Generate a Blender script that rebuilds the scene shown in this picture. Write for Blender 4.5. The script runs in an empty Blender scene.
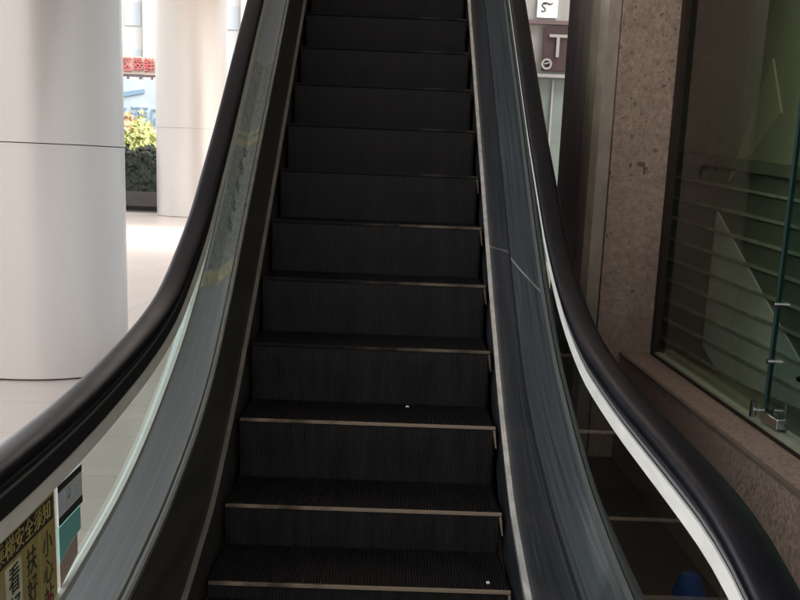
import bpy, math, random
from mathutils import Vector, Matrix
random.seed(7)
S = bpy.context.scene
COL = S.collection
R = math.radians

# ------------------------------------------------------------------ camera
F, PITCH, ROLL, YAW = 1159.0, .2506, .0394, .0184
CAM = Vector((.0495, -3.533, 1.40))
fwd = Vector((math.sin(YAW)*math.cos(PITCH), math.cos(YAW)*math.cos(PITCH), -math.sin(PITCH)))
rt = Vector((math.cos(YAW), -math.sin(YAW), 0)); up = rt.cross(fwd)
r2 = math.cos(ROLL)*rt + math.sin(ROLL)*up; u2 = -math.sin(ROLL)*rt + math.cos(ROLL)*up
cd = bpy.data.cameras.new('camera'); cam = bpy.data.objects.new('camera', cd); COL.objects.link(cam)
m3 = Matrix((r2, u2, -fwd)).transposed()
cam.matrix_world = Matrix.Translation(CAM) @ m3.to_4x4()
cd.sensor_width = 36; cd.lens = F/800*36; cd.shift_y = (467.5-300)/800
cd.clip_start = .05; cd.clip_end = 2000
S.camera = cam

# ------------------------------------------------------------------ sky, sun, exposure
SUN_EL, SUN_AZ = R(52), R(112)          # azimuth clockwise from +y: sun to the right and behind, clear of the canopy
w = bpy.data.worlds.new('World'); S.world = w; w.use_nodes = True
nt = w.node_tree; nt.nodes.clear()
sk = nt.nodes.new('ShaderNodeTexSky'); sk.sky_type = 'NISHITA'; sk.sun_disc = False
sk.sun_elevation = SUN_EL; sk.sun_rotation = SUN_AZ; sk.dust_density = 4; sk.ozone_density = 1; sk.air_density = 1
bg = nt.nodes.new('ShaderNodeBackground'); bg.inputs['Strength'].default_value = .15
ow = nt.nodes.new('ShaderNodeOutputWorld')
hs = nt.nodes.new('ShaderNodeHueSaturation'); hs.inputs['Saturation'].default_value = .2   # hazy, whitish daylight
nt.links.new(sk.outputs[0], hs.inputs['Color']); nt.links.new(hs.outputs[0], bg.inputs[0]); nt.links.new(bg.outputs[0], ow.inputs[0])
sd = bpy.data.lights.new('sun', 'SUN'); sd.energy = .6; sd.angle = R(12); sd.color = (1, .95, .88)
so = bpy.data.objects.new('sun', sd); COL.objects.link(so)
dv = Vector((math.sin(SUN_AZ)*math.cos(SUN_EL), math.cos(SUN_AZ)*math.cos(SUN_EL), math.sin(SUN_EL)))
so.rotation_euler = dv.to_track_quat('Z', 'Y').to_euler(); so.location = dv*30
S.view_settings.view_transform = 'Standard'; S.view_settings.look = 'None'
S.view_settings.exposure = 2.3; S.view_settings.gamma = 1; S.view_settings.use_curve_mapping = False
S.render.engine = 'CYCLES'
S.cycles.max_bounces = 10; S.cycles.transparent_max_bounces = 16; S.cycles.diffuse_bounces = 5

# ------------------------------------------------------------------ helpers
class MB:
    def __init__(s): s.v = []; s.f = []
    def poly(s, pts):
        n = len(s.v); s.v += [tuple(p) for p in pts]; s.f.append(tuple(range(n, n+len(pts)))); return s
    def hexa(s, a, b):      # two quads, same winding, joined
        n = len(s.v); s.v += [tuple(p) for p in a] + [tuple(p) for p in b]; k = len(a)
        s.f.append(tuple(range(n+k-1, n-1, -1))); s.f.append(tuple(range(n+k, n+2*k)))
        for i in range(k): j = (i+1) % k; s.f.append((n+i, n+j, n+k+j, n+k+i))
        return s
    def box(s, x0, x1, y0, y1, z0, z1):
        return s.hexa([(x0,y0,z0),(x1,y0,z0),(x1,y1,z0),(x0,y1,z0)], [(x0,y0,z1),(x1,y0,z1),(x1,y1,z1),(x0,y1,z1)])
    def loft(s, secs, cap=True, closed=True):
        n = len(s.v); k = len(secs[0])
        for sc in secs: s.v += [tuple(p) for p in sc]
        for a in range(len(secs)-1):
            for i in range(k if closed else k-1):
                j = (i+1) % k; s.f.append((n+a*k+i, n+a*k+j, n+(a+1)*k+j, n+(a+1)*k+i))
        if cap and closed:
            s.f.append(tuple(n+i for i in range(k-1, -1, -1))); s.f.append(tuple(n+(len(secs)-1)*k+i for i in range(k)))
        return s
    def cyl(s, c, r, z0, z1, n=64, r1=None):
        r1 = r if r1 is None else r1
        A = [(c[0]+r*math.cos(2*math.pi*i/n), c[1]+r*math.sin(2*math.pi*i/n), z0) for i in range(n)]
        B = [(c[0]+r1*math.cos(2*math.pi*i/n), c[1]+r1*math.sin(2*math.pi*i/n), z1) for i in range(n)]
        return s.hexa(A, B)
    def tube(s, a, b, r, n=10):
        a = Vector(a); b = Vector(b); d = (b-a).normalized(); u = d.orthogonal().normalized(); v = d.cross(u)
        rg = lambda p: [p + u*r*math.cos(2*math.pi*i/n) + v*r*math.sin(2*math.pi*i/n) for i in range(n)]
        return s.hexa(rg(a), rg(b))
    def build(s, name, mat, parent=None, smooth=False, bevel=0, fix=True):
        me = bpy.data.meshes.new(name); me.from_pydata(s.v, [], s.f); me.update()
        if fix:
            import bmesh
            b = bmesh.new(); b.from_mesh(me); bmesh.ops.recalc_face_normals(b, faces=b.faces); b.to_mesh(me); b.free()
        if smooth:
            for p in me.polygons: p.use_smooth = True
            try: me.set_sharp_from_angle(angle=R(40))
            except Exception: pass
        o = bpy.data.objects.new(name, me); COL.objects.link(o)
        if mat: me.materials.append(mat)
        if parent: o.parent = parent
        if bevel:
            md = o.modifiers.new('bevel', 'BEVEL'); md.width = bevel; md.segments = 2; md.limit_method = 'ANGLE'
        return o

def tag(o, label=None, cat=None, group=None, kind=None):
    if label: o['label'] = label
    if cat: o['category'] = cat
    if group: o['group'] = group
    if kind: o['kind'] = kind
    return o
def thing(name, label, cat, group=None, loc=(0,0,0)):
    o = bpy.data.objects.new(name, None); o.empty_display_size = .2; COL.objects.link(o); o.location = loc
    bpy.context.view_layer.update()
    return tag(o, label, cat, group)
def struct(o): o['kind'] = 'structure'; return o
def keep(o, parent):     # parent without moving (parts are modelled in world space)
    o.parent = parent; o.matrix_parent_inverse = Matrix.Translation(-Vector(parent.location)); return o

def interp(pts):
    def f(y):
        if y <= pts[0][0]: return pts[0][1]
        for (a, b), (c, d) in zip(pts, pts[1:]):
            if y <= c: return b + (d-b)*(y-a)/(c-a)
        return pts[-1][1]
    # smoothed a little so no kinks show
    return lambda y: (f(y-.16)+2*f(y-.08)+3*f(y)+2*f(y+.08)+f(y+.16))/9

# ------------------------------------------------------------------ materials
def mat(name, base, rough=.5, metal=0, spec=.5, noise=None, bump=None, coord='Object', wear=None, scale3=(1,1,1)):
    """noise=(scale, amount, detail): value variation; bump=(scale, strength, dist); wear=(scale, threshold, colour)"""
    m = bpy.data.materials.new(name); m.use_nodes = True; t = m.node_tree; N = t.nodes; L = t.links
    b = N['Principled BSDF']; b.inputs['Roughness'].default_value = rough; b.inputs['Metallic'].default_value = metal
    b.inputs['Specular IOR Level'].default_value = spec
    b.inputs['Base Color'].default_value = (*base, 1)
    tc = N.new('ShaderNodeTexCoord'); mp = N.new('ShaderNodeMapping'); mp.inputs['Scale'].default_value = scale3
    L.new(tc.outputs[coord], mp.inputs[0]); last = None
    if noise:
        n = N.new('ShaderNodeTexNoise'); n.inputs['Scale'].default_value = noise[0]; n.inputs['Detail'].default_value = noise[2]
        n.inputs['Roughness'].default_value = .65
        L.new(mp.outputs[0], n.inputs[0])
        r = N.new('ShaderNodeMapRange'); r.inputs[1].default_value = .3; r.inputs[2].default_value = .7
        r.inputs[3].default_value = 1-noise[1]; r.inputs[4].default_value = 1+noise[1]; L.new(n.outputs[0], r.inputs[0])
        v = N.new('ShaderNodeVectorMath'); v.operation = 'SCALE'; v.inputs[0].default_value = base
        L.new(r.outputs[0], v.inputs['Scale']); L.new(v.outputs[0], b.inputs['Base Color']); last = v.outputs[0]
        rr = N.new('ShaderNodeMapRange'); rr.inputs[3].default_value = max(0, rough-.1); rr.inputs[4].default_value = min(1, rough+.12)
        L.new(n.outputs[0], rr.inputs[0]); L.new(rr.outputs[0], b.inputs['Roughness'])
    if wear:
        n = N.new('ShaderNodeTexNoise'); n.inputs['Scale'].default_value = wear[0]; n.inputs['Detail'].default_value = 5
        L.new(mp.outputs[0], n.inputs[0])
        r = N.new('ShaderNodeMapRange'); r.inputs[1].default_value = wear[1]; r.inputs[2].default_value = wear[1]+.06; L.new(n.outputs[0], r.inputs[0])
        mx = N.new('ShaderNodeMix'); mx.data_type = 'RGBA'; mx.inputs[6].default_value = (*base, 1); mx.inputs[7].default_value = (*wear[2], 1)
        if last: L.new(last, mx.inputs[6])
        L.new(r.outputs[0], mx.inputs[0]); L.new(mx.outputs[2], b.inputs['Base Color'])
    if bump:
        n = N.new('ShaderNodeTexNoise'); n.inputs['Scale'].default_value = bump[0]; n.inputs['Detail'].default_value = 6
        L.new(mp.outputs[0], n.inputs[0])
        bp = N.new('ShaderNodeBump'); bp.inputs['Strength'].default_value = bump[1]; bp.inputs['Distance'].default_value = bump[2]
        L.new(n.outputs[0], bp.inputs['Height']); L.new(bp.outputs[0], b.inputs['Normal'])
    return m

def glass(name, tint, ior=1.5, rough=.0, gain=1.0):
    m = bpy.data.materials.new(name); m.use_nodes = True; t = m.node_tree; N = t.nodes; L = t.links
    N.remove(N['Principled BSDF']); out = N['Material Output']
    tr = N.new('ShaderNodeBsdfTransparent'); tr.inputs[0].default_value = (*tint, 1)
    gl = N.new('ShaderNodeBsdfGlossy'); gl.inputs['Roughness'].default_value = rough
    fr = N.new('ShaderNodeFresnel'); fr.inputs['IOR'].default_value = ior
    ge = N.new('ShaderNodeNewGeometry'); a = N.new('ShaderNodeMath'); a.operation = 'SUBTRACT'; a.inputs[0].default_value = 1
    L.new(ge.outputs['Backfacing'], a.inputs[1])
    mu = N.new('ShaderNodeMath'); mu.operation = 'MULTIPLY'; L.new(a.outputs[0], mu.inputs[0]); L.new(fr.outputs[0], mu.inputs[1])
    g = N.new('ShaderNodeMath'); g.operation = 'MULTIPLY'; g.inputs[1].default_value = gain; L.new(mu.outputs[0], g.inputs[0])
    mx = N.new('ShaderNodeMixShader'); L.new(g.outputs[0], mx.inputs[0]); L.new(tr.outputs[0], mx.inputs[1]); L.new(gl.outputs[0], mx.inputs[2])
    L.new(mx.outputs[0], out.inputs[0]); return m

def tiles(name, base, size, joint, rough=.35):
    m = mat(name, base, rough, noise=(3, .06, 6)); t = m.node_tree; N = t.nodes; L = t.links; b = N['Principled BSDF']
    tc = N.new('ShaderNodeTexCoord')
    br = N.new('ShaderNodeTexBrick'); br.offset = 0; br.inputs['Scale'].default_value = 1; br.inputs['Brick Width'].default_value = size
    br.inputs['Row Height'].default_value = size; br.inputs['Mortar Size'].default_value = .004; br.inputs['Bias'].default_value = 0
    br.inputs['Color1'].default_value = (1,1,1,1); br.inputs['Color2'].default_value = (.93,.92,.91,1); br.inputs['Mortar'].default_value = (joint, joint, joint, 1)
    L.new(tc.outputs['Object'], br.inputs[0])
    mx = N.new('ShaderNodeMix'); mx.data_type = 'RGBA'; mx.blend_type = 'MULTIPLY'; mx.inputs[0].default_value = 1
    src = b.inputs['Base Color'].links[0].from_socket
    L.new(src, mx.inputs[6]); L.new(br.outputs[0], mx.inputs[7]); L.new(mx.outputs[2], b.inputs['Base Color'])
    return m

M = {}
M['floor'] = tiles('pale stone tiles', (.50, .425, .375), .8, .55)
M['darkfloor'] = mat('dark granite paving', (.05, .035, .03), .5, noise=(40, .4, 4))
M['asphalt'] = mat('asphalt', (.06, .058, .055), .85, noise=(30, .3, 6))
M['column'] = mat('cream painted column sheet', (.54, .49, .445), .33, metal=.3, noise=(1.2, .04, 6), scale3=(1, 1, .25), bump=(1.1, .25, .03))
M['jointdark'] = mat('dark joint', (.17, .12, .09), .8)
M['rubber'] = mat('black handrail rubber', (.0052, .0052, .0085), .32, spec=.15, noise=(18, .35, 6), bump=(60, .05, .01), scale3=(1, .25, 1))
M['guide'] = mat('white guide profile', (.90, .87, .79), .42, noise=(25, .10, 5), scale3=(1, .2, 1))
M['guideline'] = mat('dull thin guide edge', (.35, .34, .33), .4, metal=.5)
M['black'] = mat('black plastic', (.012, .012, .013), .5)
M['deck'] = mat('sky-lit brushed decking', (.80, .89, .95), .34, metal=.15, noise=(30, .10, 7), bump=(160, .05, .003), scale3=(7, .04, .05), wear=(9, .68, (.86, .90, .92)))  # base made pale to stand in for sky reflected in the left steel
M['deckdark'] = mat('dull dark steel decking', (.095, .108, .112), .36, metal=.5, noise=(30, .38, 8), bump=(160, .05, .003), scale3=(9, .03, .06), wear=(14, .66, (.17, .18, .18)))  # darker copy of the same steel, without the painted sky reflection
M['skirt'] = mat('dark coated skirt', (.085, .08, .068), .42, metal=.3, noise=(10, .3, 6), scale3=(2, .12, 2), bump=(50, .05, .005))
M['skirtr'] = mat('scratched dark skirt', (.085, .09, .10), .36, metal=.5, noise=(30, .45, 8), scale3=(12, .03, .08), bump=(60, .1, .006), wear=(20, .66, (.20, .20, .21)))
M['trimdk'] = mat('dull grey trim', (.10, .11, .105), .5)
M['alu'] = mat('aluminium trim', (.55, .56, .53), .3, metal=.8, noise=(20, .15, 4), scale3=(1, .2, 1))
M['trim'] = mat('pale glass trim', (.62, .63, .58), .45, metal=.2, noise=(20, .12, 4), scale3=(1, .2, 1))
M['guard'] = mat('worn skirt guard', (.62, .60, .55), .38, metal=.45, noise=(14, .3, 6), scale3=(2, .25, 2))
M['guardl'] = mat('shaded skirt guard', (.16, .15, .13), .5, metal=.3, noise=(14, .3, 6), scale3=(2, .25, 2))  # same strip, colour darkened for the side turned away from the sky
M['step'] = mat('black step casting', (.012, .0112, .0112), .5, metal=.0, spec=.14, noise=(7, .5, 8), wear=(110, .70, (.022, .02, .018)))
M['riser'] = mat('black step riser', (.0170, .0148, .0138), .5, spec=.14, noise=(6, .5, 8), scale3=(3, 1, .6), wear=(120, .71, (.03, .021, .018)))
def nosing(name, c, thr):
    m = mat(name, c, .6, spec=.12); t = m.node_tree; N = t.nodes; L = t.links; b = N['Principled BSDF']
    tc = N.new('ShaderNodeTexCoord'); n = N.new('ShaderNodeTexNoise'); n.inputs['Scale'].default_value = 6; n.inputs['Detail'].default_value = 7
    L.new(tc.outputs['Object'], n.inputs[0]); sp = N.new('ShaderNodeSeparateXYZ'); L.new(tc.outputs['Object'], sp.inputs[0])
    a = N.new('ShaderNodeMath'); a.operation = 'MULTIPLY_ADD'; a.inputs[1].default_value = .42; L.new(sp.outputs[0], a.inputs[0]); L.new(n.outputs[0], a.inputs[2])
    r = N.new('ShaderNodeMapRange'); r.inputs[1].default_value = thr-.12; r.inputs[2].default_value = thr+.12; L.new(a.outputs[0], r.inputs[0])
    mx = N.new('ShaderNodeMix'); mx.data_type = 'RGBA'; mx.inputs[6].default_value = (.007, .0065, .006, 1); mx.inputs[7].default_value = (*c, 1)
    L.new(r.outputs[0], mx.inputs[0]); L.new(mx.outputs[2], b.inputs['Base Color']); return m
M['nose1'] = nosing('worn brass nosing', (.26, .195, .14), .34)
M['nose2'] = nosing('worn brown nosing', (.13, .10, .068), .58)
M['nose3'] = nosing('faded dark nosing', (.045, .036, .028), .70)
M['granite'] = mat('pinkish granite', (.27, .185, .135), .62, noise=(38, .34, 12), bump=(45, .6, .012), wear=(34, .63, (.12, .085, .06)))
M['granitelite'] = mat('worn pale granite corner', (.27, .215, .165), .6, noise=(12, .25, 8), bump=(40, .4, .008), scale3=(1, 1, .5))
M['granitedk'] = mat('polished brown side cladding', (.085, .034, .036), .5, spec=.12, noise=(9, .55, 5), scale3=(3, 3, .12))
m = M['granitedk']; t = m.node_tree; N = t.nodes; L = t.links; b = N['Principled BSDF']   # paler patch towards the upper front corner
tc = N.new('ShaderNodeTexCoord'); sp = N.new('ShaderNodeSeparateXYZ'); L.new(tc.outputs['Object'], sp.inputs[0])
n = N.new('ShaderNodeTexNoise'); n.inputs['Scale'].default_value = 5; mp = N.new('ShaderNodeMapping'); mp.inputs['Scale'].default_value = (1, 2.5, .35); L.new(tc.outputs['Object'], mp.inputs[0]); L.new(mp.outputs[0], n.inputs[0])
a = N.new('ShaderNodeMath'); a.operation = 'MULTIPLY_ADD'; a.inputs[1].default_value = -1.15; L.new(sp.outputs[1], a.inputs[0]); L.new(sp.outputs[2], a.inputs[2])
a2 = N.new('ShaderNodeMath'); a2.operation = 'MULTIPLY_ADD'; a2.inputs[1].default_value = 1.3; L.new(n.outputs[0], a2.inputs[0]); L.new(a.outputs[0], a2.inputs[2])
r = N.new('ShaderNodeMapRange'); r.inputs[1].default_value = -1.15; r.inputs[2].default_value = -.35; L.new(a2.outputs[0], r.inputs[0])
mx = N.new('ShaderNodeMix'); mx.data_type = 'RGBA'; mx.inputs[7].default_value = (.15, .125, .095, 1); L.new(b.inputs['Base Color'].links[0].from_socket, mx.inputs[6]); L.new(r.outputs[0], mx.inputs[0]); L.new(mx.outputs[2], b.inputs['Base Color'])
def low_shade(m, z0, amt, col):  # darkens the lower stone in its colour, as shade would
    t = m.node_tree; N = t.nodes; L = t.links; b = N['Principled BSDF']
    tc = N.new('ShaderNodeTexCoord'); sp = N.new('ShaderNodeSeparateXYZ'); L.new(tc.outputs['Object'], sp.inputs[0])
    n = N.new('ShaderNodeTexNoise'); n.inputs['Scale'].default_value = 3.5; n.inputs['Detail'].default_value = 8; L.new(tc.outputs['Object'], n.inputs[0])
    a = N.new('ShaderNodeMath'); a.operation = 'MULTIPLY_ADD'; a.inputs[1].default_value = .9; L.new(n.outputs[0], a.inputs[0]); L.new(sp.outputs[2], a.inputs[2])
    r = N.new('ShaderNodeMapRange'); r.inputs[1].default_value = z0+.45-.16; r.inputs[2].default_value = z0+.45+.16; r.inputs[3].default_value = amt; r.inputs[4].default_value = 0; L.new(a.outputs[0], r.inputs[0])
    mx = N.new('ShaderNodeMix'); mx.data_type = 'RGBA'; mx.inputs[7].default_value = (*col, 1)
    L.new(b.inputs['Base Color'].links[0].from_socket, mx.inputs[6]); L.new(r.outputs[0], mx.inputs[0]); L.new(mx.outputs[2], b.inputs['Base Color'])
low_shade(M['granite'], .85, .5, (.075, .045, .033)); low_shade(M['granitelite'], .85, .6, (.07, .045, .035))
M['redgranite'] = mat('red granite plinth', (.29, .20, .16), .5, noise=(70, .6, 8), bump=(60, .25, .004), wear=(70, .64, (.33, .25, .21)))
M['chip'] = mat('dark chip', (.12, .08, .055), .9)
M['frame'] = mat('dark bronze frame', (.018, .010, .007), .5, metal=0, spec=.15)
M['sill'] = mat('greenish pale sill', (.30, .31, .23), .5, noise=(14, .15, 5))
M['glass'] = glass('balustrade glass', (.90, .95, .915), 1.5)
M['window'] = glass('green window glass', (.84, .87, .80), 1.35, .03)
M['door'] = glass('teal door glass', (.62, .72, .69), 1.35, .01)
M['glassedge'] = mat('green glass edge', (.025, .06, .053), .45)
M['steel'] = mat('polished patch fitting', (.55, .56, .55), .2, metal=1)
M['olive'] = mat('olive inner wall', (.23, .255, .19), .7, noise=(3, .18, 5))
M['reflslat'] = mat('pale olive reflection batten', (.58, .60, .48), .6, noise=(8, .3, 5))  # batten, triangle and upper wall colours stand in for window reflections
M['oliveup'] = mat('paler olive upper reflection', (.44, .46, .33), .7, noise=(2.5, .15, 5), scale3=(1, 1, .3))
M['tri2'] = mat('dull yellowish reflection', (.60, .58, .42), .6)
M['tri'] = mat('pale grey reflection', (.95, .93, .88), .6, noise=(3, .12, 4))
M['innerdark'] = mat('inner room', (.30, .30, .22), .8)
M['unseen_canopy'] = mat('canopy soffit', (.72, .69, .64), .8, noise=(2, .05, 3))
M['wall'] = mat('brown render wall', (.20, .16, .13), .8, noise=(8, .15, 5))
M['yellow'] = mat('yellow notice', (.54, .43, .15), .5, noise=(12, .25, 5), wear=(16, .60, (.50, .45, .25)))
M['ink'] = mat('dark ink', (.045, .04, .022), .6)
M['red'] = mat('red ink', (.40, .05, .03), .6)
M['white'] = mat('white paper', (.86, .88, .95), .5, noise=(20, .08, 4))
M['teal'] = mat('teal paper', (.28, .72, .66), .5)
M['pinkpaper'] = mat('faded pink paper', (.58, .45, .36), .6)
M['labelink'] = mat('faded label ink', (.24, .27, .255), .5)
M['label'] = mat('greyed clear label', (.60, .68, .64), .38, metal=.05, noise=(25, .3, 6), scale3=(2, .6, 2))
M['tape'] = mat('yellowed tape', (.86, .86, .64), .5, noise=(20, .2, 5))
M['redsign'] = mat('red sign letter', (.50, .11, .11), .5)
M['signframe'] = mat('dark sign frame', (.10, .07, .07), .6)
M['board'] = mat('pale blue board', (.36, .42, .45), .6, noise=(1.2, .15, 4))
M['boardink'] = mat('blue board lettering', (.16, .24, .32), .6)
M['tsign'] = mat('brown fascia sign', (.035, .018, .017), .5, noise=(4, .1, 3))
M['kwhite'] = mat('kiosk white', (.24, .24, .225), .6, noise=(2, .08, 4))
M['kgreen'] = mat('kiosk pale green panel', (.13, .16, .142), .5, noise=(2, .12, 4))
M['apt'] = mat('pale far tower', (.55, .53, .50), .8, noise=(.6, .06, 3))
M['aptwin'] = mat('far window', (.42, .44, .46), .4)
M['aptbal'] = mat('far balcony', (.62, .55, .45), .8)
M['leafdk'] = mat('dark hedge leaf', (.028, .036, .020), .6, noise=(6, .5, 4))
M['leafyl'] = mat('yellow green leaf', (.36, .38, .13), .6, noise=(3, .35, 4))
M['leafor'] = mat('orange brown leaf', (.42, .28, .14), .6, noise=(3, .3, 4))
M['kerb'] = mat('grey brown kerb stone', (.07, .06, .055), .8, noise=(4, .2, 5))
M['bark'] = mat('bark', (.10, .075, .055), .9, noise=(10, .3, 5))
M['plate'] = mat('floor plate', (.16, .16, .155), .4, metal=.8, noise=(20, .2, 4))
M['blue'] = mat('blue reflection lump', (.008, .03, .12), .6)

# ------------------------------------------------------------------ setting
def sheet(name, x0, x1, y0, y1, z, m):
    return struct(MB().poly([(x0,y0,z),(x1,y0,z),(x1,y1,z),(x0,y1,z)]).build(name, m, fix=False))
sheet('ground', -600, 600, -300, 900, -.012, M['asphalt'])
sheet('pavement', -14, 30, -12, 29.5, -.004, M['floor'])
sheet('path', .70, 1.26, -4, 7.5, .002, M['darkfloor'])
struct(MB().box(-3.7, 9, -7, 14, 6.2, 6.5).build('unseen_canopy', M['unseen_canopy']))  # unseen canopy, lengthened to shade the floor beyond
struct(MB().box(-7.5, 9, 20.5, 30.6, 6.9, 7.2).build('unseen_canopy', M['unseen_canopy']))  # unseen slab added to shade the far column and floor
struct(MB().box(-1.6, 1.3, 7.25, 12, 3.42, 3.70).build('upper_floor', M['unseen_canopy']))

# shop building on the right: shell round the inner room
bld = thing('shop_building', 'brown rendered shop building behind the granite pier on the right', 'building', loc=(4, 2, 0))
def bpart(mb, nm, m): return keep(mb.build(nm, m), bld)
bpart(MB().box(5.6, 5.8, -6.5, 9, 0, 6.19), 'wall', M['wall'])
bpart(MB().box(2.15, 5.6, 8.8, 9, 0, 6.19), 'wall', M['wall'])
bpart(MB().box(1.5, 5.6, -6.5, -6.3, 0, 6.19), 'wall', M['wall'])
bpart(MB().box(1.95, 2.15, 4.41, 9, 0, 6.19), 'wall', M['wall'])
bpart(MB().box(1.45, 1.50, 3.405, 4.41, 0, 6.19), 'wall', M['wall'])
bpart(MB().box(1.50, 2.15, 4.36, 4.409, 0, 6.19), 'wall', M['oliveup'])
bpart(MB().box(1.41, 1.65, -6.3, 2.27, 3.2, 6.19), 'wall', M['wall'])
bpart(MB().box(1.66, 5.59, -6.29, 4.35, .3, .33), 'inner_floor', M['innerdark'])
bpart(MB().box(1.66, 5.59, -6.29, 4.35, 3.4, 3.45), 'inner_ceiling', M['innerdark'])

# granite pier
pier = thing('stone_pier', 'pinkish rough granite pier between the escalator and the green shop window', 'pier', loc=(1.25, 3, 0))
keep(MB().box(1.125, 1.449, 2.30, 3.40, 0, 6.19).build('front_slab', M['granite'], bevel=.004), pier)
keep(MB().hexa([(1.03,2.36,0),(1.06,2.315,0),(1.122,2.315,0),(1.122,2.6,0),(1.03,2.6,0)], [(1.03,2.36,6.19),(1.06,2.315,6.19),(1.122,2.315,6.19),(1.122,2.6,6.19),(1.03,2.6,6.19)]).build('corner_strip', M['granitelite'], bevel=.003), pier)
for i in range(3):
    y0 = 2.603+i*.266
    keep(MB().box(1.026, 1.122, y0, y0+.264, 0, 6.19).build('side_cladding', M['granitedk'], bevel=.002), pier)
def blob(name, c, ax, ay, n, m, parent, rr, th=.003, plane='y'):
    pts = []
    rnd = random.Random(rr)
    for i in range(n):
        a = 2*math.pi*i/n; k = .6+.6*rnd.random(); pts.append((ax*k*math.cos(a), ay*k*math.sin(a)))
    A = [(c[0]+p, c[1], c[2]+q) for p, q in pts]; B = [(c[0]+p*.7, c[1]-th, c[2]+q*.7) for p, q in pts]
    return keep(MB().hexa(A, B).build(name, m), parent)
blob('chip', (1.275, 2.2985, 1.475), .020, .015, 19, M['chip'], pier, 12)
blob('chip', (1.222, 2.2985, 1.47), .006, .014, 8, M['chip'], pier, 2)
blob('chip', (1.292, 2.2985, 1.447), .007, .022, 12, M['chip'], pier, 5)
blob('chip', (1.285, 2.2985, .86), .008, .012, 9, M['chip'], pier, 3)
blob('chip', (1.20, 2.2985, 1.78), .005, .005, 9, M['chip'], pier, 4)

pl = thing('stone_plinth', 'low red granite plinth wall running under the shop window', 'wall', loc=(1.32, -.5, 0))
keep(MB().box(1.25, 1.40, -3.2, 2.296, 0, .55).build('facing', M['redgranite'], bevel=.004), pl)
keep(MB().box(1.243, 1.262, -3.2, 2.290, .540, .552).build('edge_strip', M['granitelite']), pl)

# shop window and door
win = thing('shop_window', 'fixed green tinted shop window in a dark frame beside the granite pier', 'window', loc=(1.45, 1.4, .55))
keep(MB().box(1.40, 1.43, 2.235, 2.295, .551, 3.19).build('frame', M['frame'], bevel=.003), win)
keep(MB().box(1.452, 1.49, -3.2, 2.2, .551, .585).build('sill', M['sill'], bevel=.002), win)
keep(MB().box(1.404, 1.449, -3.2, 2.2, .5525, .572).build('sill_edge', M['sill']), win)
keep(MB().box(1.394, 1.4035, -3.2, 2.2, .5525, .562).build('sealant', M['frame']), win)
keep(MB().box(1.431, 1.441, .56, 2.29, .573, 3.19).build('glass_pane', M['window']), win)
keep(MB().box(1.4245, 1.4375, .5555, .559, .573, 3.19).build('pane_edge', M['glassedge']), win)
def fitting(parent, y, z, s=1):
    f = keep(MB().box(1.405, 1.455, y-.055*s, y+.055*s, z-.018*s, z+.018*s).build('patch_fitting', M['steel'], bevel=.003), parent)
    g = keep(MB().tube((1.36, y, z), (1.405, y, z), .012*s).build('knob', M['steel']), parent)
    return f
door = thing('glass_door', 'frameless teal glass door with steel corner fitting at right edge', 'door', loc=(1.44, -.2, .55))
keep(MB().box(1.427, 1.439, -1.6, .540, .60, 3.0).build('glass_leaf', M['door']), door)
keep(MB().box(1.426, 1.440, .5405, .5435, .60, 3.0).build('leaf_edge', M['glassedge']), door)
keep(MB().box(1.41, 1.456, .36, .535, .583, .62).build('bottom_rail', M['steel'], bevel=.004), door)
keep(MB().tube((1.37, .50, .60), (1.37, .50, .655), .012).build('pivot', M['steel']), door)
keep(MB().tube((1.37, .50, .625), (1.41, .50, .625), .008).build('pivot_arm', M['steel']), door)
for z in (.80, 1.0):
    keep(MB().tube((1.40, .50, z), (1.428, .50, z), .009).build('glass_button', M['steel']), door)
for z in (.74, .93):
    keep(MB().box(1.5, 1.53, -.2, .47, z, z+.014).build('cross_bar', M['frame']), door)

# window reflections built as battens and triangles on an added wall (battens slightly uphill)
D = Vector((-.13, 1, .058))
iw = thing('reflection_wall', 'olive stand-in wall whose slanting battens and triangles imitate reflections in the shop window', 'wall', loc=(2.0, 3, .33))
def iwp(t, off, z): p = Vector((2.02, 3, 0)) + D*t; return Vector((p.x-off, p.y, z + D.z*t))
def iwbar(t0, t1, o0, o1, z0, z1): return MB().hexa([iwp(t0,o0,z0),iwp(t1,o0,z0),iwp(t1,o0,z1),iwp(t0,o0,z1)], [iwp(t0,o1,z0),iwp(t1,o1,z0),iwp(t1,o1,z1),iwp(t0,o1,z1)])
keep(iwbar(-4, 1.25, -.08, 0, .15, 1.50).build('reflection_backing', M['olive']), iw)
keep(iwbar(-4, 1.25, -.08, 0, 1.502, 3.2).build('upper_reflection', M['oliveup']), iw)  # paler backing imitates brighter reflections in the upper glass
for i in range(9):
    z = 1.36-.128*i
    keep(iwbar(-4, 1.2, .001, .026, z, z+.016).build('reflection_batten', M['reflslat'], bevel=.002), iw)
keep(iwbar(-4, 1.2, .001, .05, 1.47, 1.53).build('reflection_rail', M['olive']), iw)
P0 = [(.36,1.22),(.37,.43),(.1,.33),(-.5,.28),(-1.0,.30),(-.95,.55),(-.35,.85)]
keep(MB().hexa([iwp(t,.0005,z) for t,z in P0], [iwp(t,.012,z) for t,z in P0]).build('triangular_reflection', M['tri']), iw)
P1 = [(-.15,2.05),(-.32,1.78),(.25,1.40)]
keep(MB().hexa([iwp(t,.0005,z) for t,z in P1], [iwp(t,.012,z) for t,z in P1]).build('triangular_reflection', M['tri2']), iw)

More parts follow.
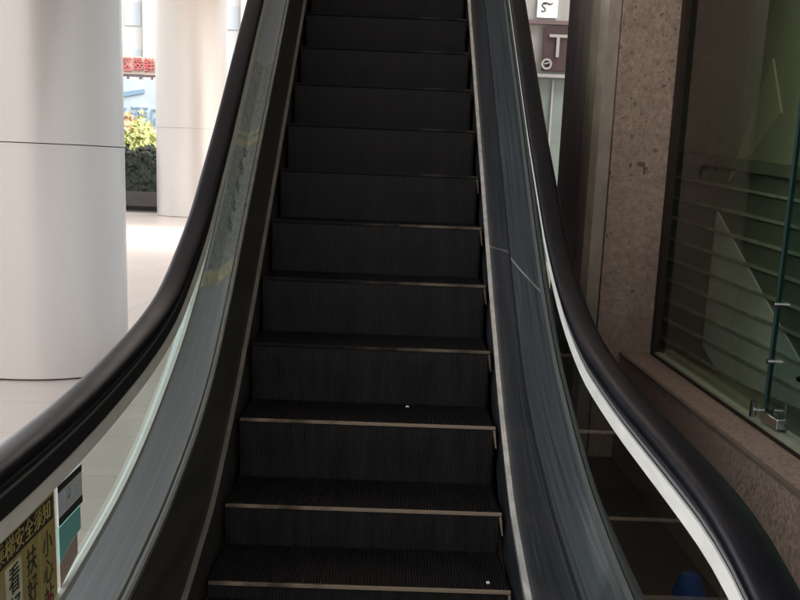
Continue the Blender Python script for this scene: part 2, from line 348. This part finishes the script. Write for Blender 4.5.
# ------------------------------------------------------------------ escalator
TOPY = 6.6
def N_(y): return .231/.4*y
zN = interp([(-3, .02), (-.55, .02), (-.2, .06), (0, .085), (.4, .235), (6.4, 3.696), (9, 3.70)])
HL = interp([(-3,.866),(-1.42,.871),(-1.1,.879),(-.78,.896),(-.385,.928),(-.1,.964),(.13,1.010),(.38,1.098),(.68,1.21),(1.32,1.55),(2.07,1.985),(6.4,4.49),(7.2,4.66),(9,4.69)])
HR = interp([(-2.6,.66),(-2.3,.75),(-1.97,.838),(-1.88,.860),(-1.8,.878),(-1.57,.892),(-.9,.912),(-.45,.942),(-.198,.985),(.11,1.064),(.45,1.194),(1.2,1.580),(2.19,2.150),(6.4,4.58),(7.2,4.72),(9,4.75)])
Dc = interp([(-3,.46),(-1.27,.495),(-.82,.548),(-.6,.583),(-.3,.655),(.2,.812),(.6,.99),(1.0,1.205),(1.7,1.62),(6.4,4.336),(7.2,4.42),(9,4.44)])
JL = interp([(-3,.32),(-1.4,.345),(-.93,.378),(-.42,.44),(.10,.55),(.5,.685),(.94,.915),(6.4,4.066),(7.2,4.1),(9,4.12)])
JR = lambda y: JL(y)+.035
Gc = interp([(-3,.08),(-1.5,.09),(-.9,.105),(-.373,.160),(.219,.29),(.805,.54),(1.47,.89),(6.4,3.735),(7.2,3.76),(9,3.78)])
YS = [-2.45+.1*i for i in range(101)]
YS = [y for y in YS if y <= 7.5]
def sweep(sec, ys): return MB().loft([[(x, y, z) for x, z in sec(y)] for y in ys])

esc = thing('escalator', 'black escalator with glass balustrades and black handrails climbing away from the viewer', 'escalator')

for s, side in ((-1, 'left'), (1, 'right')):
    L_ = s < 0
    Jc = JL if L_ else JR; Hc = HL if L_ else HR
    # skirt, inner deck (two lengths with a seam), joints and trims
    sweep(lambda y: [(s*.506, Jc(y)-.62), (s*.512, Gc(y)+.03), (s*.541, Jc(y)-.004), (s*.560, Jc(y)-.004), (s*.560, Jc(y)-.62)], YS).build('skirt_panel', M['skirt'] if L_ else M['skirtr'], esc, smooth=True)
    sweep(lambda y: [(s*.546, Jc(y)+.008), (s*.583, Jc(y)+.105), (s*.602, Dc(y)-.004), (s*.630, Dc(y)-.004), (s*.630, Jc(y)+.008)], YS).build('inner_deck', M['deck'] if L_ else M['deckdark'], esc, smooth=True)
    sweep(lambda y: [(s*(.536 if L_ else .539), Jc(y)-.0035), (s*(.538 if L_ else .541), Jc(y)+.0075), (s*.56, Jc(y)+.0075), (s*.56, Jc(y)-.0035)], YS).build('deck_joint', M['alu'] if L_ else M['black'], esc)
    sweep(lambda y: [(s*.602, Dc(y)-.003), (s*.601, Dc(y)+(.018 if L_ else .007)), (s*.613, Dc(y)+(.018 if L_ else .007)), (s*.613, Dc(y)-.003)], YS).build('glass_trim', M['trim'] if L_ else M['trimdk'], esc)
    if not L_:      # slanting seam across skirt and deck
        def seam(f, y0, y1):
            A = []; B = []
            for w_, o_ in ((0, .0018), (.05, .0018), (.05, -.001), (0, -.001)):
                pass
            n = 6; secs = []
            for q in range(n+1):
                y = y0+(y1-y0)*q/n; x, z = f(y, q/n)
                secs.append([(x-.002, y-.012, z), (x-.002, y+.012, z+.007), (x+.004, y+.012, z+.007), (x+.004, y-.012, z)])
            return MB().loft(secs)
        seam(lambda y, q: (.5125+.0275*q, Gc(y)+.03+(Jc(y)-.006-Gc(y)-.03)*q), 1.75, 1.20).build('seam_cover', M['alu'], esc)
        seam(lambda y, q: ((.546+.037*q*2) if q < .5 else (.583+.019*(q*2-1)), (Jc(y)+.008+.097*q*2) if q < .5 else Jc(y)+.105+(Dc(y)-Jc(y)-.109)*(q*2-1)), 1.14, .62).build('seam_cover', M['alu'], esc)
    if L_: sweep(lambda y: [(s*.5505, Jc(y)+.021), (s*.5475, Jc(y)+.022), (s*.5505, Jc(y)+.031), (s*.556, Jc(y)+.031)], YS).build('deck_lip', M['alu'], esc)
    # guard strip just above the steps
    tw = interp([(-1, .036), (-.3, .034), (.8, .020), (2, .013)]) if not L_ else (lambda y: .012)
    sweep(lambda y: [(s*.5095, Gc(y)-tw(y)*.5), (s*.497, Gc(y)-tw(y)*.5), (s*.4955, Gc(y)+tw(y)*.35), (s*.5125, Gc(y)+tw(y)*.7)], YS).build('skirt_guard', M['guard'] if not L_ else M['guardl'], esc, smooth=True)
    # glass: panels split along the run
    cuts = [-2.45, -1.75, .9, 2.4, 3.9, 5.4, 7.3]
    for a, b in zip(cuts, cuts[1:]):
        n = max(4, int((b-a)/.08)); ys = [a+.003+(b-a-.006)*i/n for i in range(n+1)]
        sweep(lambda y: [(s*.615, Dc(y)-.003), (s*.625, Dc(y)-.003), (s*.625, Hc(y)-.05), (s*.615, Hc(y)-.05)], ys).build('glass_panel', M['glass'], esc)
    # newel glass, half round
    arc = [(-2.452, Hc(-2.45)-.045)]
    zc = (Hc(-2.45)-.045+.41)/2; rr = (Hc(-2.45)-.045-.41)/2
    for i in range(1, 16):
        a = math.pi/2 + math.pi*i/16; arc.append((-2.452+rr*math.cos(a), zc+rr*math.sin(a)))
    arc.append((-2.452, .41))
    MB().hexa([(s*.615, y, z) for y, z in arc], [(s*.625, y, z) for y, z in arc]).build('newel_glass', M['glass'], esc)
    # handrail path
    path = [(y, Hc(y)) for y in reversed(YS)]
    zt = Hc(-2.45); Rr = .22
    for i in range(1, 17):
        a = math.pi/2 + math.pi*i/16; path.append((-2.45+Rr*math.cos(a), zt-Rr+Rr*math.sin(a)))
    path.append((-2.2, zt-2*Rr))
    def along(sec):
        out = []
        for i, (y, z) in enumerate(path):
            p = path[max(0, i-1)]; q = path[min(len(path)-1, i+1)]
            ty, tz = q[0]-p[0], q[1]-p[1]; l = math.hypot(ty, tz); ny, nz = tz/l, -ty/l   # outward normal (up on the flat)
            out.append([(s*(.62+a), y+ny*b, z+nz*b) for a, b in sec])
        return MB().loft(out)
    rail = []
    for i in range(24):
        a = 2*math.pi*i/24; ca, sa = math.cos(a), math.sin(a)
        rail.append((.037*math.copysign(abs(ca)**.7, ca), .019*math.copysign(abs(sa)**.7, sa)-.002))
    along(rail).build('handrail', M['rubber'], esc, smooth=True)
    TB = -.079 if L_ else -.046
    along([(-.022,-.018),(.022,-.018),(.022,TB),(-.022,TB)]).build('handrail_track', M['black'], esc)
    along([(-.0235,-.034),(.02,-.034),(.02,-.040),(-.0235,-.040)]).build('track_edge', M['guideline'], esc)
    along([(-.017,TB-.0005),(.017,TB-.0005),(.017,TB-.006),(-.017,TB-.006)]).build('track_groove', M['black'], esc)
    along([(-.022,TB-.006),(.016,TB-.006),(.016,TB-.044),(-.020,TB-.044)] if not L_ else [(-.018,TB-.006),(.016,TB-.006),(.016,TB-.036),(-.025,TB-.036)]).build('guide_profile', M['guide'], esc)
    # outer cladding down to the floor
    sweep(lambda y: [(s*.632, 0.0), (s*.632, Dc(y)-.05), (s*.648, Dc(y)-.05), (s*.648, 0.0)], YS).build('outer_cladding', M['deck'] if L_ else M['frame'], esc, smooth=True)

# steps
def ribbed(path, x0, x1, pitch, w, h):
    xs = []; x = x0
    while x + pitch <= x1:
        xs += [(x, h), (x+w, h), (x+w+.0008, 0), (x+pitch-.0008, 0)]; x += pitch
    xs.append((x, h)); secs = []
    for i, (y, z) in enumerate(path):
        p = path[max(0, i-1)]; q = path[min(len(path)-1, i+1)]
        ty, tz = q[0]-p[0], q[1]-p[1]; l = math.hypot(ty, tz); ny, nz = -tz/l, ty/l
        secs.append([(a, y+ny*b, z+nz*b) for a, b in xs])
    mb = MB().loft(secs, cap=False, closed=False); return mb
tread_path = [(.012, -.006), (.2, -.006), (.394, -.006)]
riser_path = [(.020, -.24), (.016, -.17), (.010, -.10), (.007, -.05), (.006, -.014)]
def make_step():
    t = ribbed(tread_path, -.489, .489, .0097, .0052, .006); t.box(-.489, .489, .012, .394, -.03, -.010)
    st = t.build('step', M['step'], esc, fix=False)
    rz = ribbed(riser_path, -.489, .489, .0097, .0052, .005); rz.box(-.489, .489, .03, .05, -.24, -.012)
    r = rz.build('riser', M['riser'], st, fix=False)
    n = MB().box(-.4895, .4895, -.002, .0105, -.0105, .0020).build('nosing', M['nose1'], st, bevel=.002)
    e = MB().hexa([(.492,-.0015,-.080),(.498,-.0015,-.085),(.4885,-.0015,-.012),(.480,-.0015,-.014)], [(.492,.004,-.080),(.498,.004,-.085),(.4885,.004,-.012),(.480,.004,-.014)]).build('edge_wear_strip', M['nose1'], st)
    return st, [r, n, e]
proto, kids = make_step()
def zstep(k):
    if k >= 16: return 3.696
    if k >= 2: return .231*k
    return {1: .237, 0: .093, -1: .040}.get(k, .024)
nose2 = bpy.data.meshes.new_from_object(kids[1]); nose2.materials.clear(); nose2.materials.append(M['nose2'])
nose3 = bpy.data.meshes.new_from_object(kids[1]); nose3.materials.clear(); nose3.materials.append(M['nose3'])
edge2 = kids[2].data.copy(); edge2.materials.clear(); edge2.materials.append(M['nose2'])
proto.location = (0, 0, zstep(0))
for k in range(-4, 18):
    if k == 0: continue
    c = proto.copy(); COL.objects.link(c); c.parent = esc; c.location = (0, .4*k, zstep(k))
    for j, ch in enumerate(kids):
        if j == 2 and (k > 6 or k < -1): continue
        d = ch.copy(); COL.objects.link(d); d.parent = c
        if k >= 3:
            if j == 1: d.data = nose2 if k < 6 else nose3
            if j == 2: d.data = edge2
MB().box(-.505, .505, -2.9, -1.602, 0.004, .030).build('comb_plate', M['plate'], esc, bevel=.003)
MB().box(-.505, .505, 7.21, 7.7, 3.66, 3.705).build('comb_plate', M['plate'], esc)
# underside truss
MB().loft([[(x, y, z) for x, z in ((-.63, max(-.3, zN(y)-1.1)), (.63, max(-.3, zN(y)-1.1)), (.63, zN(y)-.5), (-.63, zN(y)-.5))] for y in [0.9+.4*i for i in range(17)]]).build('truss', M['frame'], esc)

# ------------------------------------------------------------------ text
def text_mesh(body, size, mat_, parent, origin, xdir, ydir, name='lettering', ext=.0006, align='CENTER', sx=1.0):
    c = bpy.data.curves.new('txt', 'FONT'); c.body = body; c.size = size; c.extrude = ext; c.align_x = align; c.align_y = 'CENTER'; c.resolution_u = 3
    c.space_line = .85
    o = bpy.data.objects.new('txt', c); COL.objects.link(o); bpy.context.view_layer.update()
    me = bpy.data.meshes.new_from_object(o.evaluated_get(bpy.context.evaluated_depsgraph_get()))
    bpy.data.objects.remove(o); me.name = name; me.materials.clear(); me.materials.append(mat_)
    X = Vector(xdir).normalized(); Y = Vector(ydir).normalized(); Z = X.cross(Y)
    Mx = Matrix((X*sx, Y, Z)).transposed().to_4x4(); Mx.translation = Vector(origin)
    me.transform(Mx)
    ob = bpy.data.objects.new(name, me); COL.objects.link(ob)
    return keep(ob, parent) if parent else ob
YX = ((0,1,0), (0,0,1))
# yellow notice on the left glass
XG = -.6145
ys_ = thing('notice_sign', 'yellow safety notice with dark characters stuck on left balustrade glass', 'sign', loc=(XG, -1.5, .45))
keep(MB().box(XG, XG+.002, -1.72, -1.248, .44, .742).build('sheet', M['yellow']), ys_)
keep(MB().box(XG+.002, XG+.0026, -1.715, -1.262, .688, .735).build('header_band', M['ink']), ys_)
text_mesh('乘梯安全须知', .043, M['yellow'], ys_, (XG+.0030, -1.45, .711), *YX, sx=1.35)
for i, col in enumerate(('小心站稳', '扶好扶手', '看好儿童')):
    yy = -1.31-.105*i
    if i % 2 == 0: keep(MB().box(XG+.002, XG+.0024, yy-.046, yy+.046, .445, .680).build('panel', M['tape'] if i else M['yellow']), ys_)
    for j, ch in enumerate(col): text_mesh(ch, .058, M['ink'], ys_, (XG+.0030, yy, .645-.058*j), *YX, sx=1.15)
    if i < 2: keep(MB().tube((XG+.002, yy, .53-.03*i), (XG+.0036, yy, .53-.03*i), .012).build('red_mark', M['red']), ys_)
ws = thing('notice_sticker', 'small white and teal sticker with black bands beside the yellow notice', 'sticker', loc=(XG, -1.12, .6))
keep(MB().box(XG, XG+.002, -1.222, -1.03, .655, .742).build('sheet', M['white']), ws)
keep(MB().box(XG+.002, XG+.0026, -1.222, -1.03, .727, .742).build('band', M['ink']), ws)
keep(MB().box(XG+.002, XG+.0026, -1.222, -1.03, .655, .672).build('band', M['ink']), ws)
text_mesh('禁止', .036, M['label'], ws, (XG+.0028, -1.125, .700), *YX, sx=1.4)
keep(MB().hexa([(XG,-1.222,.575),(XG,-1.14,.592),(XG,-1.05,.600),(XG,-1.05,.652),(XG,-1.222,.652)], [(XG+.002,-1.222,.575),(XG+.002,-1.14,.592),(XG+.002,-1.05,.600),(XG+.002,-1.05,.652),(XG+.002,-1.222,.652)]).build('teal_panel', M['teal']), ws)
keep(MB().hexa([(XG,-1.222,.52),(XG,-1.08,.55),(XG,-1.08,.596),(XG,-1.14,.590),(XG,-1.222,.573)], [(XG+.0015,-1.222,.52),(XG+.0015,-1.08,.55),(XG+.0015,-1.08,.596),(XG+.0015,-1.14,.590),(XG+.0015,-1.222,.573)]).build('faded_corner', M['pinkpaper']), ws)

Jc = JL
# label strip on the left inner deck
def dk(y, t, off):     # point on the left deck, t=0 bottom joint, 1 top; off = proud distance
    if t < .5: x = .546+(.583-.546)*t*2; z = Jc(y)+.008+(.097)*t*2
    else: x = .583+(.602-.583)*(t-.5)*2; z = Jc(y)+.105+(Dc(y)-.004-Jc(y)-.105)*(t-.5)*2
    return (-(x-off), y, z+off*.3)
def decal(y0, y1, t0, t1, name, m, parent, off=.0015):
    ny = max(2, int((y1-y0)/.08)); secs = []
    for i in range(ny+1):
        y = y0+(y1-y0)*i/ny; ts = [t0, (t0+t1)/2 if not t0 < .5 < t1 else .5, t1]
        secs.append([dk(y+.5*(1-t), t, off) for t in ts] + [dk(y+.5*(1-t), t, 0.0002) for t in reversed(ts)])
    return keep(MB().loft(secs).build(name, m), parent)
st = thing('label_strip', 'long greyed label strip with faint characters along left inner decking', 'sticker', loc=(-.58, 1.2, .9))
decal(.68, 2.15, .06, .94, 'film', M['label'], st)
decal(.575, .665, .03, .97, 'tape_end', M['tape'], st)
decal(1.47, 1.52, .05, .95, 'tape_band', M['tape'], st, .0022)
decal(1.55, 1.58, .05, .95, 'tape_band', M['tape'], st, .0022)
for i, ch in enumerate('请站稳扶好'):
    y = 1.19+.125*i
    p = Vector(dk(y, .5, .004)); d = (Vector(dk(y, .9, .004))-Vector(dk(y, .1, .004))).normalized(); t = (Vector(dk(y+.1, .5, .004))-p).normalized()
    d = (d - t*d.dot(t)).normalized()
    text_mesh(ch, .085, M['labelink'], st, p, t, d)

# tiny litter on the steps
for nm, lb, p in (('paper_scrap', 'tiny white paper scrap lying on lower step near the right skirt', (.42, .07, .094)), ('paper_scrap', 'tiny white speck of paper on the fourth visible step', (.155, 1.13, .463))):
    mb = MB().hexa([(p[0]-.006,p[1]-.006,p[2]),(p[0]+.007,p[1]-.004,p[2]),(p[0]+.004,p[1]+.007,p[2]+.001),(p[0]-.005,p[1]+.004,p[2])], [(p[0]-.006,p[1]-.006,p[2]+.004),(p[0]+.007,p[1]-.004,p[2]+.003),(p[0]+.004,p[1]+.007,p[2]+.005),(p[0]-.005,p[1]+.004,p[2]+.005)])
    tag(mb.build(nm, M['white']), lb, 'litter')

# ------------------------------------------------------------------ columns
def column(cx, cy, r, zj, label):
    c = thing('round_column', label, 'column', 'round cream columns', loc=(cx, cy, 0))
    def part(nm, mb, m, sm=True): return keep(mb.build(nm, m, smooth=sm), c)
    part('core', MB().cyl((cx, cy), r-.02, 0, 6.19 if cy < 10 else 6.89), M['jointdark'])
    top = 6.19 if cy < 10 else 6.89
    zs = [0, zj, zj+3.8, top]
    for a, b in zip(zs, zs[1:]):
        part('sheet_panel', MB().cyl((cx, cy), r, a+(.008 if a == 0 else .003), b-.003, 96), M['column'])
        part('panel_rim', MB().cyl((cx, cy), r+.0025, b-.016, b-.006, 96), M['column'])
    return c
column(-2.325, 4.45, .60, 1.478, 'wide cream round column close to the left of escalator')
column(-5.23, 28.5, .93, 2.25, 'sunlit cream round column farther off beyond the nearer one')

# ------------------------------------------------------------------ beyond the columns
def leaves(n, fn, size, seed):
    rnd = random.Random(seed); mb = MB()
    for _ in range(n):
        p = Vector(fn(rnd)); a = Vector((rnd.gauss(0,1), rnd.gauss(0,1), rnd.gauss(0,1))).normalized(); b = a.orthogonal().normalized()
        s = size*(.6+.8*rnd.random())
        mb.poly([p-a*s, p+b*s*.5, p+a*s, p-b*s*.5])
    return mb
hd = thing('hedge', 'clipped dark hedge in a stone planter seen between the columns', 'hedge', loc=(-8, 31.6, 0))
def hfn(r):
    x = -12+9*r.random(); y = 31.1+.9*r.random(); z = .5+1.25*r.random()**.8
    return (x, y, z+.08*math.sin(x*7)+.05*math.sin(x*17))
keep(leaves(9000, hfn, .075, 1).build('foliage', M['leafdk'], fix=False), hd)
keep(MB().box(-12, -3, 31.25, 31.9, .45, 1.55).build('stem_mass', M['leafdk']), hd)
keep(MB().box(-12.2, -2.8, 30.9, 32.1, -.01, .10).build('planter_base', M['frame']), hd)
keep(MB().box(-12.2, -2.8, 30.95, 32.05, .101, .52).build('planter', M['kerb'], bevel=.02), hd)
sh = thing('yellow_shrub', 'yellow green shrub rising behind the dark hedge', 'shrub', loc=(-7.4, 33.5, 0))
def sfn(r):
    a = r.random()*6.28; q = r.random()**.5; x = -7.6+3.2*q*math.cos(a); y = 33.4+.9*q*math.sin(a)
    return (x, y, .9+(1.05+.2*math.sin(x*3.1)+.25*math.sin(x*7.3))*r.random()+.5*(1-q))
keep(leaves(3800, sfn, .10, 2).build('foliage', M['leafyl'], fix=False), sh)
mbs = MB()
for i in range(7): mbs.tube((-9+.5*i, 33.4, 0), (-9.2+.58*i, 33.4, 1.8), .03, 6)
keep(mbs.build('stem', M['bark']), sh)
tr = thing('small_tree', 'small orange brown leaved tree behind the yellow shrub', 'tree', loc=(-8.6, 35, 0))
def tfn(r):
    a = r.random()*6.28; q = r.random()**.5; return (-8.5+1.0*q*math.cos(a), 35+.9*q*math.sin(a), 1.9+.75*r.random()+.2*math.sin(q*6))
keep(leaves(900, tfn, .12, 3).build('crown', M['leafor'], fix=False), tr)
keep(MB().cyl((-8.2, 35), .09, 0, 2.6, 10, .05).build('trunk', M['bark']), tr)

# blue white board and roof sign
bb = thing('advertising_board', 'pale blue and white hoarding with dark blue lettering under the red sign', 'sign', loc=(-11, 44, 0))
keep(MB().box(-14, -7.5, 44, 44.3, 2.2, 4.45).build('panel', M['board']), bb)
keep(MB().box(-14, -7.5, 43.97, 43.998, 2.2, 2.45).build('lower_band', M['kwhite']), bb)
text_mesh('商务酒店', .75, M['boardink'], bb, (-10.2, 43.97, 3.05), (1,0,0), (0,0,1), ext=.02)
keep(MB().hexa([(-10.8,43.98,3.7),(-9.6,43.98,3.95),(-9.6,43.98,4.1),(-10.8,43.98,3.9)], [(-10.8,43.95,3.7),(-9.6,43.95,3.95),(-9.6,43.95,4.1),(-10.8,43.95,3.9)]).build('swoosh', M['boardink']), bb)
for x in (-13.6, -11, -8): keep(MB().box(x, x+.15, 44.05, 44.2, 0, 2.2).build('post', M['signframe']), bb)
rs = thing('roof_sign', 'red characters standing on a dark frame above the blue hoarding', 'sign', loc=(-10, 45, 0))
for i, ch in enumerate('区翠鲜美'):
    x = -10.47+.43*i
    text_mesh(ch, .60, M['redsign'], rs, (x, 44.9, 5.02), (1,0,0), (0,0,1), name='letter', ext=.06, sx=.72)
    keep(MB().box(x-.21, x+.21, 44.98, 45.02, 4.72, 5.36).build('letter_tray', M['pinkpaper']), rs)
keep(MB().box(-11.6, -8.4, 44.93, 45.0, 4.60, 4.70).build('frame', M['signframe']), rs)
keep(MB().box(-11.6, -8.4, 44.93, 45.0, 4.30, 4.36).build('frame', M['signframe']), rs)
for x in (-10.9, -10.5, -10.0, -9.55, -9.3): keep(MB().box(x, x+.09, 44.93, 45.0, 4.36, 4.60).build('post', M['signframe']), rs)
keep(MB().box(-11.4, -8.6, 45.03, 45.6, 0, 4.29).build('support', M['apt']), rs)

ap = thing('apartment_tower', 'pale washed out apartment tower behind the red sign', 'building', loc=(-18, 80, 0))
keep(MB().box(-34, -6, 80, 92, 0, 34).build('wall', M['apt']), ap)
for i in range(9):
    for j in range(8):
        x = -27+i*2.2; z = 1.2+j*3
        f = keep(MB().box(x, x+1.1, 79.93, 79.999, z, z+1.5).build('window', M['aptwin']), ap)
    keep(MB().box(-27+i*2.2+1.3, -27+i*2.2+1.9, 79.6, 79.999, 0, 26).build('bay', M['aptbal' if i % 3 == 1 else 'apt']), ap)

# kiosk with the T sign, right of the escalator, in the open beyond
kx = thing('shop_kiosk', 'pale shop front with a brown T sign beyond the right handrail', 'kiosk', loc=(3, 16, 0))
keep(MB().box(1.2, 5.5, 16.12, 17.5, 0, 2.95).build('wall', M['kgreen']), kx)
keep(MB().box(1.2, 5.5, 16.08, 17.4, 3.76, 5.2).build('upper_wall', M['kwhite']), kx)
keep(MB().box(1.2, 5.5, 16.10, 17.4, 2.951, 3.759).build('fascia_back', M['kwhite']), kx)
for x in (1.6, 1.95, 2.30, 2.62, 2.95): keep(MB().box(x, x+.03, 16.09, 16.119, .1, 2.9).build('mullion', M['kwhite']), kx)
keep(MB().box(1.2, 5.5, 16.02, 16.10, 3.74, 3.80).build('cornice', M['signframe']), kx)
keep(MB().box(1.2, 5.5, 16.02, 16.10, 2.94, 2.99).build('cornice', M['kwhite']), kx)
ts = thing('fascia_sign', 'brown fascia sign with white letter T beside the granite pier', 'sign', loc=(3, 16, 3.3))
keep(MB().box(2.43, 4.6, 16.03, 16.099, 3.04, 3.70).build('panel', M['tsign']), ts)
text_mesh('T', .50, M['kwhite'], ts, (2.66, 16.02, 3.40), (1,0,0), (0,0,1), name='letter', ext=.012)
em = MB()
for i in range(20):
    a = 2*math.pi*i/20; b = 2*math.pi*(i+1)/20
    ca, sa, cb, sb = math.cos(a), math.sin(a), math.cos(b), math.sin(b); r, q = .085, .055
    em.hexa([(2.50+r*ca,16.0,3.14+r*sa),(2.50+r*cb,16.0,3.14+r*sb),(2.50+q*cb,16.0,3.14+q*sb),(2.50+q*ca,16.0,3.14+q*sa)], [(2.50+r*ca,16.03,3.14+r*sa),(2.50+r*cb,16.03,3.14+r*sb),(2.50+q*cb,16.03,3.14+q*sb),(2.50+q*ca,16.03,3.14+q*sa)])
em.tube((2.46,16.01,3.14),(2.54,16.01,3.16),.012,6)
keep(em.build('emblem', M['kwhite']), ts)
po = thing('wall_poster', 'white poster with dark curly marks above the T sign', 'poster', loc=(2.5, 16, 4))
keep(MB().box(2.30, 2.62, 16.05, 16.078, 3.84, 4.35).build('sheet', M['white']), po)
text_mesh('S', .2, M['ink'], po, (2.40, 16.045, 3.98), (1,0,0), (0,0,1), name='mark', ext=.004)
text_mesh('~', .3, M['ink'], po, (2.46, 16.045, 4.06), (1,0,0), (0,0,1), name='mark', ext=.004)
# added blue lump standing in for a blue reflection in the right glass
lumpv = []; rnd = random.Random(4)
for j in range(7):
    t = j/6; r = .055*math.sin(math.pi*(.12+.80*t))**.6; lumpv.append([(.95+1.0*r*math.cos(2*math.pi*i/14)*(.6+.6*rnd.random()), -.40+1.3*r*math.sin(2*math.pi*i/14)*(.6+.6*rnd.random()), max(.004, .004+.31*t)) for i in range(14)])
tag(MB().loft(lumpv).build('blue_reflection', M['blue'], smooth=True), 'small crumpled blue lump standing in for a reflection in the right balustrade glass', 'reflection')
